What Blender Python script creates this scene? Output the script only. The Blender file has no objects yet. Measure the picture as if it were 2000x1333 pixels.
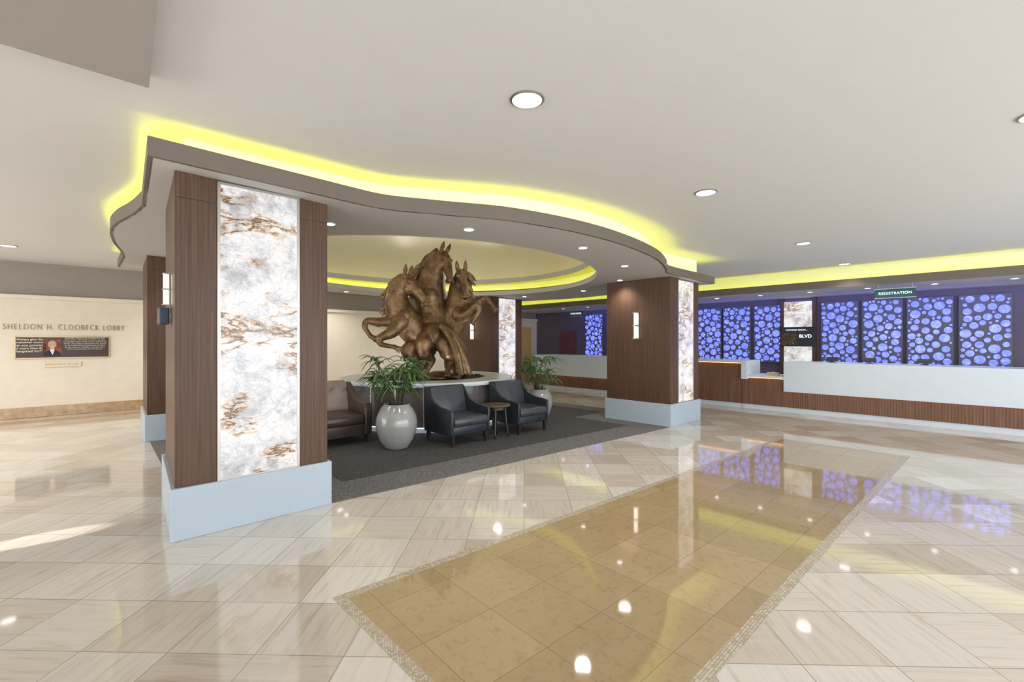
import bpy, bmesh, math, random
from mathutils import Vector, Matrix
from mathutils.geometry import tessellate_polygon
random.seed(7)
S=bpy.context.scene
S.view_settings.view_transform='Standard'
S.view_settings.look='None'
S.view_settings.exposure=0.0
COL=S.collection
TH=math.radians(-43.5)

# ---------------------------------------------------------------- materials
def newmat(name):
    m=bpy.data.materials.new(name); m.use_nodes=True
    nt=m.node_tree; b=nt.nodes['Principled BSDF']
    return m,nt,b
def N(nt,t,**k):
    n=nt.nodes.new(t)
    for a,v in k.items(): setattr(n,a,v)
    return n
def ramp(nt,stops,src=None,interp='LINEAR'):
    r=N(nt,'ShaderNodeValToRGB'); cr=r.color_ramp; cr.interpolation=interp
    while len(cr.elements)<len(stops): cr.elements.new(0.5)
    for e,(p,c) in zip(cr.elements,stops):
        e.position=p; e.color=(c[0],c[1],c[2],1) if not isinstance(c,(int,float)) else (c,c,c,1)
    if src is not None: nt.links.new(src,r.inputs[0])
    return r
def objco(nt,scale=(1,1,1),rot=(0,0,0),loc=(0,0,0)):
    t=N(nt,'ShaderNodeTexCoord'); m=N(nt,'ShaderNodeMapping')
    m.inputs['Scale'].default_value=scale; m.inputs['Rotation'].default_value=rot; m.inputs['Location'].default_value=loc
    nt.links.new(t.outputs['Object'],m.inputs[0]); return m.outputs[0]
def noise(nt,co,scale=5,detail=4,dist=0,rough=.55):
    n=N(nt,'ShaderNodeTexNoise'); n.inputs['Scale'].default_value=scale; n.inputs['Detail'].default_value=detail
    n.inputs['Distortion'].default_value=dist; n.inputs['Roughness'].default_value=rough
    if co is not None: nt.links.new(co,n.inputs['Vector'])
    return n
def mix(nt,f,a,b,mode='MIX'):
    n=N(nt,'ShaderNodeMix',data_type='RGBA',blend_type=mode)
    for sock,v in ((n.inputs['Factor'],f),(n.inputs[6],a),(n.inputs[7],b)):
        if isinstance(v,bpy.types.NodeSocket): nt.links.new(v,sock)
        elif isinstance(v,(int,float)): sock.default_value=v
        else: sock.default_value=(v[0],v[1],v[2],1)
    return n.outputs[2]
def plain(name,c,rough=.6,metal=0,var=.06,nscale=6,coat=0,bump=0):
    m,nt,b=newmat(name)
    n=noise(nt,objco(nt),nscale,4)
    lo=tuple(x*(1-var) for x in c); hi=tuple(min(1,x*(1+var)) for x in c)
    r=ramp(nt,[(.3,lo),(.7,hi)],n.outputs[0])
    nt.links.new(r.outputs[0],b.inputs['Base Color'])
    b.inputs['Roughness'].default_value=rough; b.inputs['Metallic'].default_value=metal
    b.inputs['Coat Weight'].default_value=coat; b.inputs['Coat Roughness'].default_value=.1
    if bump:
        bp=N(nt,'ShaderNodeBump'); bp.inputs['Strength'].default_value=bump
        n2=noise(nt,objco(nt),nscale*8,6); nt.links.new(n2.outputs[0],bp.inputs['Height']); nt.links.new(bp.outputs[0],b.inputs['Normal'])
    return m
def emit(name,c,s):
    m,nt,b=newmat(name)
    b.inputs['Base Color'].default_value=(c[0]*.6,c[1]*.6,c[2]*.6,1)
    b.inputs['Emission Color'].default_value=(c[0],c[1],c[2],1); b.inputs['Emission Strength'].default_value=s
    return m

def m_wood(name,dark,light,axis='z',freq=22):
    m,nt,b=newmat(name)
    sc=(freq,freq,.7) if axis=='z' else (freq,.7,freq)
    n=noise(nt,objco(nt,sc),1.6,6,.4)
    n2=noise(nt,objco(nt,(freq*4,freq*4,1.2)),2,3)
    r=ramp(nt,[(.25,dark),(.75,light)],n.outputs[0])
    r2=ramp(nt,[(.3,.72),(.7,1.0)],n2.outputs[0])
    c=mix(nt,1.0,r.outputs[0],r2.outputs[0],'MULTIPLY')
    nt.links.new(c,b.inputs['Base Color']); b.inputs['Roughness'].default_value=.42
    b.inputs['Specular IOR Level'].default_value=.35
    return m
WOOD=m_wood('walnut',(.066,.031,.018),(.170,.090,.054),freq=40)
WOODC=m_wood('counter_wood',(.17,.08,.048),(.31,.17,.105),freq=30)

def m_floor():
    m,nt,b=newmat('travertine_tiles')
    co=objco(nt,(1,1,1),(0,0,math.radians(45)))
    br=N(nt,'ShaderNodeTexBrick'); br.offset=0; br.squash=1
    br.inputs['Scale'].default_value=1; br.inputs['Brick Width'].default_value=.457; br.inputs['Row Height'].default_value=.457
    br.inputs['Mortar Size'].default_value=.0028; br.inputs['Mortar Smooth'].default_value=0
    br.inputs['Color1'].default_value=(.0,.0,.0,1); br.inputs['Color2'].default_value=(1,1,1,1); br.inputs['Mortar'].default_value=(.5,.5,.5,1)
    nt.links.new(co,br.inputs['Vector'])
    tone=ramp(nt,[(0,(.50,.435,.36)),(.3,(.68,.635,.575)),(.5,(.59,.53,.455)),(.75,(.72,.695,.65)),(1,(.55,.49,.415))],br.outputs['Color'])
    def streak(sc):
        mp=N(nt,'ShaderNodeMapping'); mp.inputs['Scale'].default_value=sc; nt.links.new(co,mp.inputs[0])
        return noise(nt,mp.outputs[0],2.2,9,.25,.65)
    a=streak((1.0,12,1)); c2=streak((12,1.0,1))
    ck=ramp(nt,[(.49,0.0),(.51,1.0)],br.outputs['Color'])
    sm=mix(nt,ck.outputs[0],a.outputs[0],c2.outputs[0])
    sr=ramp(nt,[(.28,(.74,.67,.59)),(.48,(.94,.93,.91)),(.72,(1.0,1.0,1.0))],sm)
    c=mix(nt,.95,tone.outputs[0],sr.outputs[0],'MULTIPLY')
    c=mix(nt,br.outputs['Fac'],c,(.33,.29,.24))
    nt.links.new(c,b.inputs['Base Color']); b.inputs['Roughness'].default_value=.05
    b.inputs['Specular IOR Level'].default_value=.85
    return m
def m_gold():
    m,nt,b=newmat('golden_marble')
    co=objco(nt,(1,1,1),(0,0,math.radians(1.5)),(.12,.2,0))
    br=N(nt,'ShaderNodeTexBrick'); br.offset=0
    br.inputs['Scale'].default_value=1; br.inputs['Brick Width'].default_value=.46; br.inputs['Row Height'].default_value=.46
    br.inputs['Mortar Size'].default_value=.002; br.inputs['Mortar Smooth'].default_value=0
    br.inputs['Color1'].default_value=(0,0,0,1); br.inputs['Color2'].default_value=(1,1,1,1); br.inputs['Mortar'].default_value=(.5,.5,.5,1)
    nt.links.new(co,br.inputs['Vector'])
    tone=ramp(nt,[(0,(.37,.275,.15)),(1,(.44,.335,.19))],br.outputs['Color'])
    n=noise(nt,co,14,10,.8,.75)
    r=ramp(nt,[(.3,(.76,.69,.58)),(.5,(1,1,1)),(.75,(1,.95,.86))],n.outputs[0])
    c=mix(nt,.9,tone.outputs[0],r.outputs[0],'MULTIPLY')
    c=mix(nt,br.outputs['Fac'],c,(.24,.17,.09))
    nt.links.new(c,b.inputs['Base Color']); b.inputs['Roughness'].default_value=.045
    b.inputs['Specular IOR Level'].default_value=.9
    return m
def m_mosaic():
    m,nt,b=newmat('mosaic_border')
    co=objco(nt)
    br=N(nt,'ShaderNodeTexBrick'); br.offset=.5
    br.inputs['Scale'].default_value=1; br.inputs['Brick Width'].default_value=.015; br.inputs['Row Height'].default_value=.015
    br.inputs['Mortar Size'].default_value=.0014
    br.inputs['Color1'].default_value=(.62,.57,.48,1); br.inputs['Color2'].default_value=(.42,.34,.24,1); br.inputs['Mortar'].default_value=(.30,.24,.17,1)
    nt.links.new(co,br.inputs['Vector'])
    nt.links.new(br.outputs['Color'],b.inputs['Base Color']); b.inputs['Roughness'].default_value=.2
    return m
def m_onyx(name,strength=1.0,seed=0,vein=1.0):
    m,nt,b=newmat(name)
    co=objco(nt,(1,1,1),(0,0,0),(seed,seed*.7,seed*1.3))
    st=objco(nt,(1.3,1.3,3.4),(0,.10,0),(seed,seed*.7,seed*1.3))
    cl=noise(nt,co,3.4,9,.3,.72)
    base=ramp(nt,[(.28,(.36,.36,.39)),(.41,(.58,.58,.61)),(.50,(.86,.86,.88)),(.64,(1.0,.995,.98)),(.82,(.70,.70,.72))],cl.outputs[0])
    v=N(nt,'ShaderNodeTexVoronoi',feature='DISTANCE_TO_EDGE'); v.inputs['Scale'].default_value=7; 
    wn=noise(nt,co,6,3); wc=mix(nt,.25,co,wn.outputs[1],'ADD'); nt.links.new(wc,v.inputs['Vector'])
    vr=ramp(nt,[(0,(.60,.58,.57)),(.05,(1,1,1))],v.outputs[0])
    base2=mix(nt,.5,base.outputs[0],vr.outputs[0],'MULTIPLY')
    n1=noise(nt,st,1.15,10,.3,.66)
    band=ramp(nt,[(.45,0.0),(.487,.42),(.5,1.0),(.513,.5),(.55,0.0)],n1.outputs[0])
    n3=noise(nt,st,2.2,10,.3,.72)
    band2=ramp(nt,[(.486,0.0),(.5,.42),(.514,0.0)],n3.outputs[0])
    lm=noise(nt,objco(nt,(.9,.9,1.2),(0,0,0),(seed+3,0,seed)),1.7,3)
    lr=ramp(nt,[(.48,.06),(.57,1.0)],lm.outputs[0])
    mx=mix(nt,1.0,band.outputs[0],band2.outputs[0],'LIGHTEN')
    msk=mix(nt,1.0,mx,lr.outputs[0],'MULTIPLY')
    thin=ramp(nt,[(.494,0.0),(.5,.34),(.506,0.0)],n3.outputs[0])
    msk=mix(nt,1.0,msk,thin.outputs[0],'LIGHTEN')
    vc=ramp(nt,[(0,(1,1,1)),(.18,(.93,.84,.74)),(.42,(.66,.42,.22)),(.65,(.30,.13,.05)),(1,(.05,.02,.01))],msk)
    c=mix(nt,vein,base2,vc.outputs[0],'MULTIPLY')
    b.inputs['Base Color'].default_value=(.05,.05,.05,1)
    nt.links.new(c,b.inputs['Emission Color']); b.inputs['Emission Strength'].default_value=strength
    b.inputs['Roughness'].default_value=.15
    return m
def m_carpet(name,a,c):
    m,nt,b=newmat(name)
    n=noise(nt,objco(nt,(60,9,1)),1.6,5,0,.6); n2=noise(nt,objco(nt,(9,60,1)),1.6,5,0,.6)
    mm=mix(nt,.5,n.outputs[0],n2.outputs[0])
    r=ramp(nt,[(.42,a),(.58,c)],mm)
    nt.links.new(r.outputs[0],b.inputs['Base Color']); b.inputs['Roughness'].default_value=.95
    return m
def m_blue():
    m,nt,b=newmat('blue_lit_disc')
    n=noise(nt,objco(nt),7,6,1.5,.65)
    r=ramp(nt,[(.3,(.07,.10,.80)),(.5,(.17,.23,1.0)),(.70,(.42,.49,1.0))],n.outputs[0])
    b.inputs['Base Color'].default_value=(.1,.12,.5,1)
    nt.links.new(r.outputs[0],b.inputs['Emission Color']); b.inputs['Emission Strength'].default_value=1.15
    b.inputs['Roughness'].default_value=.2
    return m
def m_dome():
    m,nt,b=newmat('cream_dome')
    n=noise(nt,objco(nt),1.5,3,.1,.5)
    r=ramp(nt,[(.3,(.77,.71,.60)),(.7,(.81,.755,.65))],n.outputs[0])
    nt.links.new(r.outputs[0],b.inputs['Base Color']); b.inputs['Roughness'].default_value=.5
    return m
def m_bronze():
    m,nt,b=newmat('bronze')
    n=noise(nt,objco(nt),5,6,.5,.6)
    r=ramp(nt,[(.3,(.085,.048,.025)),(.55,(.225,.135,.070)),(.75,(.38,.25,.14))],n.outputs[0])
    nt.links.new(r.outputs[0],b.inputs['Base Color'])
    b.inputs['Metallic'].default_value=.6; b.inputs['Roughness'].default_value=.36
    bp=N(nt,'ShaderNodeBump'); bp.inputs['Strength'].default_value=.45; bp.inputs['Distance'].default_value=.03
    n2=noise(nt,objco(nt),12,7,.5,.65); nt.links.new(n2.outputs[0],bp.inputs['Height']); nt.links.new(bp.outputs[0],b.inputs['Normal'])
    return m
FLOOR=m_floor(); GOLD=m_gold(); MOS=m_mosaic()
ONYX=m_onyx('lit_onyx',.97,0); ONYX2=m_onyx('lit_onyx_pale',1.0,5,.8)
CEIL=plain('ceiling_paint',(.75,.745,.74),.75,var=.01)
SOFF=plain('soffit_paint',(.56,.54,.51),.7,var=.01)
FASC=plain('fascia_bronze_paint',(.165,.135,.11),.5,var=.03)
DROP=plain('dropped_soffit_paint',(.40,.37,.345),.7,var=.02)
UPST=plain('cove_white',(.80,.80,.78),.7,var=.01)
WALLC=plain('cream_wall',(.84,.765,.645),.6,var=.03)
WALLT=plain('taupe_wall',(.33,.29,.26),.6,var=.03)
WALLP=plain('purple_wall',(.12,.10,.14),.6,var=.05)
MARB=plain('brown_marble',(.46,.31,.17),.2,var=.25,nscale=9)
WHITE=plain('white_solid_surface',(.68,.75,.82),.3,var=.02)
BASEW=plain('pale_grey_base',(.43,.51,.59),.35,var=.02)
TRIMM=plain('steel_trim',(.45,.43,.40),.3,metal=.8)
DARK=plain('black_plastic',(.02,.02,.022),.35)
LEATH=plain('slate_leather',(.024,.030,.040),.34,var=.25,bump=.08)
LEATHS=plain('seat_leather',(.048,.056,.070),.3,var=.2,bump=.08)
TAUPEL=plain('taupe_leather',(.34,.27,.23),.33,var=.12,bump=.08)
BROWNL=plain('brown_leather',(.065,.046,.04),.33,var=.15,bump=.08)
LEGW=plain('espresso_wood',(.03,.018,.012),.35)
TABT=m_wood('table_top',(.075,.048,.032),(.16,.11,.075),axis='y',freq=12)
DRUM=plain('drum_panel',(.15,.13,.125),.2,var=.1)
POT=plain('glazed_pot',(.36,.36,.345),.14,var=.04,coat=.6)
SOIL=plain('soil',(.04,.028,.02),.95,var=.4,nscale=30)
LEAF=plain('palm_leaf',(.06,.13,.035),.4,var=.6,nscale=5)
CANE=plain('palm_cane',(.10,.085,.045),.7,var=.3,nscale=15)
CARP=m_carpet('carpet_dark',(.026,.025,.026),(.085,.08,.078))
CARB=m_carpet('carpet_border',(.07,.067,.066),(.20,.19,.185))
BRONZ=m_bronze(); DOME=m_dome(); BLUE=m_blue()
YEL=emit('yellow_led',(.86,.88,0.0),8.5)
YEL2=emit('yellow_led_soft',(.88,.84,0.0),2.6)
ORG=emit('orange_led',(1.0,.42,.18),3)
LAMP=emit('downlight_lens',(1,.97,.93),6)
SCON=emit('sconce_glass',(1,.93,.82),3)
BOARD=plain('bubble_board',(.13,.125,.15),.5,var=.1)
GLASS=plain('teal_sign_glass',(.015,.11,.125),.15,var=.05)
TXTW=emit('sign_lettering',(.9,1,1),1.1)
TXTG=plain('brass_letters',(.36,.27,.12),.35,metal=.4)
PLQ=plain('bronze_plaque',(.05,.028,.022),.35,var=.1)
PLQT=plain('plaque_lettering',(.75,.65,.5),.5)
BRASS=plain('brass_edge',(.55,.38,.16),.3,metal=.8)

# ---------------------------------------------------------------- builders
def link(o,parent=None):
    COL.objects.link(o)
    if parent is not None: o.parent=parent
    return o
def meta(o,label,cat,group=None,kind=None):
    o['label']=label; o['category']=cat
    if group: o['group']=group
    if kind: o['kind']=kind
    return o
def empty(name,loc=(0,0,0),rz=0,label='',cat='',group=None):
    e=bpy.data.objects.new(name,None); e.location=loc; e.rotation_euler=(0,0,rz); e.empty_display_size=.1
    COL.objects.link(e); meta(e,label,cat,group); return e
def mesh(name,vs,fs,mat,parent=None,smooth=False,bev=0,kind=None,seg=2,recalc=True):
    me=bpy.data.meshes.new(name); me.from_pydata([tuple(v) for v in vs],[],fs); me.update()
    if recalc:
        bm=bmesh.new(); bm.from_mesh(me); bmesh.ops.recalc_face_normals(bm,faces=bm.faces); bm.to_mesh(me); bm.free()
    if smooth:
        for p in me.polygons: p.use_smooth=True
    me.materials.append(mat)
    o=bpy.data.objects.new(name,me); link(o,parent)
    if bev:
        b=o.modifiers.new('bevel','BEVEL'); b.width=bev; b.segments=seg; b.limit_method='ANGLE'; b.angle_limit=math.radians(35)
    if kind: o['kind']=kind
    return o
def boxd(x0,x1,y0,y1,z0,z1):
    v=[(x0,y0,z0),(x1,y0,z0),(x1,y1,z0),(x0,y1,z0),(x0,y0,z1),(x1,y0,z1),(x1,y1,z1),(x0,y1,z1)]
    f=[(0,3,2,1),(4,5,6,7),(0,1,5,4),(1,2,6,5),(2,3,7,6),(3,0,4,7)]
    return v,f
def box(name,x0,x1,y0,y1,z0,z1,mat,parent=None,bev=0,kind=None,**k):
    v,f=boxd(x0,x1,y0,y1,z0,z1); return mesh(name,v,f,mat,parent,bev=bev,kind=kind,**k)
def prism(name,pts,z0,z1,mat,parent=None,bev=0,kind=None,**k):
    n=len(pts); f0=z0 if callable(z0) else (lambda x:z0); f1=z1 if callable(z1) else (lambda x:z1)
    v=[(p[0],p[1],f0(p[0])) for p in pts]+[(p[0],p[1],f1(p[0])) for p in pts]
    f=[tuple(range(n))[::-1],tuple(range(n,2*n))]+[(i,(i+1)%n,n+(i+1)%n,n+i) for i in range(n)]
    return mesh(name,v,f,mat,parent,bev=bev,kind=kind,**k)
def merge(parts):
    V=[];F=[]
    for v,f in parts:
        o=len(V); V+=list(v); F+=[tuple(i+o for i in q) for q in f]
    return V,F
def lathe_d(prof,seg=40,c=(0,0)):
    v=[];f=[];n=len(prof)
    for i in range(seg):
        a=2*math.pi*i/seg
        for r,z in prof: v.append((c[0]+r*math.cos(a),c[1]+r*math.sin(a),z))
    for i in range(seg):
        j=(i+1)%seg
        for k in range(n-1): f.append((i*n+k,j*n+k,j*n+k+1,i*n+k+1))
    return v,f
def lathe(name,prof,mat,parent=None,seg=40,c=(0,0),smooth=True,bev=0,kind=None):
    v,f=lathe_d(prof,seg,c)
    o=mesh(name,v,f,mat,parent,smooth=False,bev=bev,kind=kind)
    bm=bmesh.new(); bm.from_mesh(o.data); bmesh.ops.remove_doubles(bm,verts=bm.verts,dist=1e-5); bmesh.ops.recalc_face_normals(bm,faces=bm.faces); bm.to_mesh(o.data); bm.free()
    if smooth:
        for p in o.data.polygons: p.use_smooth=True
        es=o.modifiers.new('es','EDGE_SPLIT'); es.split_angle=math.radians(40)
    return o
def disc(name,r,z,mat,parent=None,seg=32,c=(0,0),kind=None):
    v=[(c[0]+r*math.cos(2*math.pi*i/seg),c[1]+r*math.sin(2*math.pi*i/seg),z) for i in range(seg)]
    return mesh(name,v,[tuple(range(seg))],mat,parent,kind=kind)
def plate(name,outer,holes,z0,z1,mat,kind=None,zf=None):
    zf=zf or (lambda x:0)
    loops=[outer]+holes
    tris=tessellate_polygon([[Vector((p[0],p[1],0)) for p in l] for l in loops])
    flat=[p for l in loops for p in l]; n=len(flat)
    V=[(p[0],p[1],z0+zf(p[0])) for p in flat]+[(p[0],p[1],z1+zf(p[0])) for p in flat]
    F=[tuple(t) for t in tris]+[tuple(i+n for i in t[::-1]) for t in tris]
    o=0
    for l in loops:
        k=len(l)
        for i in range(k): F.append((o+i,o+(i+1)%k,n+o+(i+1)%k,n+o+i))
        o+=k
    ob=mesh(name,V,F,mat,kind=kind); return ob
def deepcopy(o,parent=None,loc=None,rz=None,scale=None):
    c=o.copy(); COL.objects.link(c)
    if parent is not None: c.parent=parent
    if loc is not None: c.location=loc
    if rz is not None: c.rotation_euler=(0,0,rz)
    if scale is not None: c.scale=(scale,)*3
    for ch in o.children: deepcopy(ch,c)
    return c
def bake(o):
    dg=bpy.context.evaluated_depsgraph_get(); dg.update()
    me=bpy.data.meshes.new_from_object(o.evaluated_get(dg)); o.modifiers.clear(); old=o.data; o.data=me; return o
def text(name,body,size,loc,rot,mat,parent=None,align='CENTER',spacing=1.0,ext=.002,offset=0,xs=1.0):
    cu=bpy.data.curves.new(name,'FONT'); cu.body=body; cu.size=size; cu.align_x=align; cu.align_y='CENTER'
    cu.extrude=ext; cu.space_character=spacing; cu.offset=offset
    t=bpy.data.objects.new(name,cu); COL.objects.link(t)
    dg=bpy.context.evaluated_depsgraph_get(); dg.update()
    me=bpy.data.meshes.new_from_object(t.evaluated_get(dg)); bpy.data.objects.remove(t)
    me.materials.clear(); me.materials.append(mat)
    o=bpy.data.objects.new(name,me); o.location=loc; o.rotation_euler=rot; o.scale=(xs,1,1); link(o,parent); return o
def catmull(P,n=6,closed=False):
    out=[];m=len(P)
    rng=range(m) if closed else range(m-1)
    for i in rng:
        p0=P[(i-1)%m] if closed or i>0 else P[0]
        p1=P[i];p2=P[(i+1)%m]
        p3=P[(i+2)%m] if closed or i+2<m else P[-1]
        for k in range(n):
            t=k/n
            out.append(tuple(.5*((2*b)+(-a+c)*t+(2*a-5*b+4*c-d)*t*t+(-a+3*b-3*c+d)*t**3) for a,b,c,d in zip(p0,p1,p2,p3)))
    if not closed: out.append(tuple(P[-1]))
    return out
def sphere_d(c,r,seg=12,ring=8,sc=(1,1,1)):
    v=[];f=[]
    for i in range(ring+1):
        t=math.pi*i/ring
        for j in range(seg):
            a=2*math.pi*j/seg
            v.append((c[0]+r*sc[0]*math.sin(t)*math.cos(a),c[1]+r*sc[1]*math.sin(t)*math.sin(a),c[2]+r*sc[2]*math.cos(t)))
    for i in range(ring):
        for j in range(seg):
            f.append((i*seg+j,i*seg+(j+1)%seg,(i+1)*seg+(j+1)%seg,(i+1)*seg+j))
    return v,f
def tube_d(P,seg=12,n=5,flat=1.0,side=None,caps=True):
    Q=catmull(P,n) if n>1 else P
    v=[];f=[];k=len(Q); prev=None
    for i in range(k):
        p=Vector(Q[i][:3]); r=max(.002,Q[i][3])
        t=(Vector(Q[min(i+1,k-1)][:3])-Vector(Q[max(i-1,0)][:3])).normalized()
        if side is not None: s=Vector(side)
        elif prev is not None: s=prev
        else: s=Vector((0,0,1)) if abs(t.z)<.8 else Vector((1,0,0))
        s=(s-t*s.dot(t)).normalized(); prev=s; u=t.cross(s)
        for j in range(seg):
            a=2*math.pi*j/seg
            v.append(tuple(p+s*(r*flat*math.cos(a))+u*(r*math.sin(a))))
    for i in range(k-1):
        for j in range(seg):
            f.append((i*seg+j,i*seg+(j+1)%seg,(i+1)*seg+(j+1)%seg,(i+1)*seg+j))
    f.append(tuple(range(seg))[::-1]); f.append(tuple((k-1)*seg+j for j in range(seg)))
    return v,f

# ---------------------------------------------------------------- room shell
H=3.25
def zs(x): return 2.98-.0222*x   # underside of the island soffit (one flat plane)
box('floor',-7,14.8,-6,14,-.1,0,FLOOR,kind='structure')
CX,CY,RO=4.95,7.6,3.25
circ=lambda R,n=96,cx=CX,cy=CY:[(cx+R*math.cos(2*math.pi*i/n),cy+R*math.sin(2*math.pi*i/n)) for i in range(n)]
plate('ceiling',[(-7,-6),(14.8,-6),(14.8,14),(-7,14)],[circ(3.5)],H,H+.1,CEIL,kind='structure')
def run(P,n=6): return catmull(P,n)
front=run([(1.9,4.235),(2.25,4.19),(2.75,3.93),(3.4,3.58),(4.3,3.36),(5.26,3.33),(6.3,3.47),(7.1,3.74),(7.55,3.95),(7.9,3.98)])
right=run([(9.42,5.4),(9.5,6.0),(9.7,6.8),(9.78,7.6),(9.7,8.4),(9.5,9.2),(9.42,9.8)])
back=run([(7.9,11.1),(7.2,11.25),(6.2,11.65),(4.95,11.8),(3.7,11.65),(2.7,11.25),(2.0,11.1)])
left=run([(.5,9.7),(.45,9.2),(.33,8.4),(.27,7.6),(.30,7.0),(.40,6.4),(.45,5.9)])
outl=[(.36,4.28)]+front+[(9.42,3.9)]+right+[(9.42,11.1)]+back+[(.5,11.1)]+left
def dens(L,step=.35):
    o=[]
    for i in range(len(L)):
        a=Vector(L[i]); b=Vector(L[(i+1)%len(L)]); k=max(1,int((b-a).length/step))
        for j in range(k): o.append(tuple(a+(b-a)*j/k))
    return o
outl=dens(outl)
def offset(L,d):
    out=[];n=len(L)
    for i in range(n):
        a=Vector(L[i-1]);b=Vector(L[i]);c=Vector(L[(i+1)%n])
        t1=(b-a).normalized();t2=(c-b).normalized()
        n1=Vector((-t1.y,t1.x));n2=Vector((-t2.y,t2.x)); m=(n1+n2).normalized(); k=d/max(.35,m.dot(n1))
        out.append(tuple(b+m*k))
    return out
plate('trim_1',offset(outl,.02),[circ(RO)],0,.03,SOFF,kind='structure',zf=zs)
def ribbon(name,L1,L2,h0,h1,mat,zf,kind='structure'):
    n=len(L1);V=[];F=[]
    for p,q in zip(L1,L2):
        V+=[(p[0],p[1],zf(p[0])+h0),(p[0],p[1],zf(p[0])+h1),(q[0],q[1],zf(q[0])+h1),(q[0],q[1],zf(q[0])+h0)]
    for i in range(n):
        j=(i+1)%n
        for k in range(4): F.append((i*4+k,j*4+k,j*4+(k+1)%4,i*4+(k+1)%4))
    return mesh(name,V,F,mat,kind=kind)
ribbon('trim_2',outl,offset(outl,.035),0,.145,FASC,zs)
st=ribbon('led_cove_strip',offset(outl,.09),offset(outl,.13),.035,.06,YEL,zs,kind=None)
meta(st,'yellow light strip running along the top of the curved soffit edge','light')
up=offset(outl,.25)
mesh('trim_3',[(p[0],p[1],zs(p[0])+.03) for p in up]+[(p[0],p[1],H) for p in up],[(i,(i+1)%len(up),len(up)+(i+1)%len(up),len(up)+i) for i in range(len(up))],UPST,kind='structure')
ribbon('trim_4',circ(RO-.002),circ(RO+.035),-.001,.10,SOFF,zs)
s2=ribbon('led_cove_strip',circ(RO+.10),circ(RO+.13),.035,.06,YEL,zs,kind=None); meta(s2,'yellow light strip in the lower ring of the round ceiling opening','light')
v,f=lathe_d([(RO+.26,2.96),(RO+.26,3.13)],96,(CX,CY)); mesh('trim_5',v,f,UPST,kind='structure')
lathe('trim_6',[(RO+.32,3.10),(RO-.07,3.10),(RO-.07,3.22),(RO-.03,3.22),(RO-.03,3.14),(RO+.32,3.14)],SOFF,seg=96,c=(CX,CY),kind='structure')
s3=lathe('led_cove_strip',[(RO+.12,3.145),(RO+.15,3.145),(RO+.15,3.17),(RO+.12,3.17),(RO+.12,3.145)],YEL2,seg=96,c=(CX,CY)); meta(s3,'yellow light strip in the upper ring below the cream dome','light')
prof=[(RO+.20,3.14),(RO+.20,3.40)]+[((RO+.20)*math.cos(t),3.40+.96*math.sin(t)) for t in [math.pi/2*k/14 for k in range(1,15)]]
lathe('trim_7',prof,DOME,seg=96,c=(CX,CY),kind='structure')
# unseen white fill spots added on the upper ledge to wash the dome cream
for k in range(8):
    a=math.radians(22.5+45*k)
    l=bpy.data.lights.new('dome_fill','SPOT'); l.energy=26; l.spot_size=math.radians(110); l.spot_blend=1; l.shadow_soft_size=.1; l.color=(1,.93,.84)
    o=bpy.data.objects.new('dome_fill',l); o.location=(CX+3.12*math.cos(a),CY+3.12*math.sin(a),3.27)
    d=Vector((CX-1.0*math.cos(a),CY-1.0*math.sin(a),4.35))-o.location; o.rotation_euler=d.to_track_quat('-Z','Y').to_euler(); COL.objects.link(o)
prism('trim_8',[(-7,-6),(.0,-6),(.12,0),(.31,3.6),(-7,3.62)],3.17,H,DROP,kind='structure')
RX=12.3
box('trim_9',RX+.03,14.8,-6,13.8,2.80,2.84,SOFF,kind='structure')
box('trim_10',RX,RX+.035,-6,13.8,2.80,2.97,FASC,kind='structure')
box('trim_11',RX+.28,RX+.33,-6,13.8,2.84,H,UPST,kind='structure')
s4=box('led_cove_strip',RX+.09,RX+.13,-6,13.7,2.845,2.87,YEL); meta(s4,'yellow light strip along the reception soffit','light')
box('wall_right',14.6,14.8,-6,14,0,H,WALLP,kind='structure')
box('wall_back',-7,14.6,13.8,14,0,2.5,WALLC,kind='structure')
box('trim_12',-7,14.6,13.85,14,2.5,H,WALLT,kind='structure')
box('trim_13',-7,14.6,13.72,13.85,2.47,2.56,WALLC,bev=.015,kind='structure')
box('baseboard_back',-7,12.3,13.76,13.8,0,.22,MARB,bev=.008,kind='structure')
box('trim_14',-7,3,12.9,13.3,.001,.004,MARB,kind='structure')
box('door_1',14.56,14.6,11.6,12.4,0,2.0,plain('red_brown_door',(.14,.04,.05),.4),kind='structure')
box('door_2',13.0,14.2,13.76,13.8,0,2.2,plain('golden_door',(.75,.50,.18),.4),kind='structure')

# inlay
Q=[(1.14,2.82),(8.32,2.41),(8.32,.775),(1.14,.93)]
def shrink(Q,d):
    c=list(Q)[::-1]; o=offset(c,d); return o[::-1]
Qi=shrink(Q,.065)
def quadring(name,A,B,z,mat):
    V=[(p[0],p[1],0.0005) for p in A]+[(p[0],p[1],0.0005) for p in B]+[(p[0],p[1],z) for p in A]+[(p[0],p[1],z) for p in B]
    F=[]
    for i in range(4):
        j=(i+1)%4; F.append((8+i,8+j,12+j,12+i)); F.append((i,j,8+j,8+i)); F.append((4+i,4+j,12+j,12+i)); F.append((i,j,4+j,4+i))
    return mesh(name,V,F,mat,kind='structure')
quadring('trim_15',Q,Qi,.003,MOS)
prism('trim_16',Qi,.0005,.003,GOLD,kind='structure')
cp=[(1.81,4.47),(7.90,4.10),(7.90,5.56),(9.0,5.56),(9.0,9.18),(7.90,9.18),(7.90,10.67),(2.01,10.67),(2.01,9.18),(.80,9.18),(.74,5.98),(1.81,5.98)]
c=prism('carpet',cp,.0005,.008,CARB); meta(c,'dark grey woven area carpet under the lounge seating','carpet')
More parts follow.
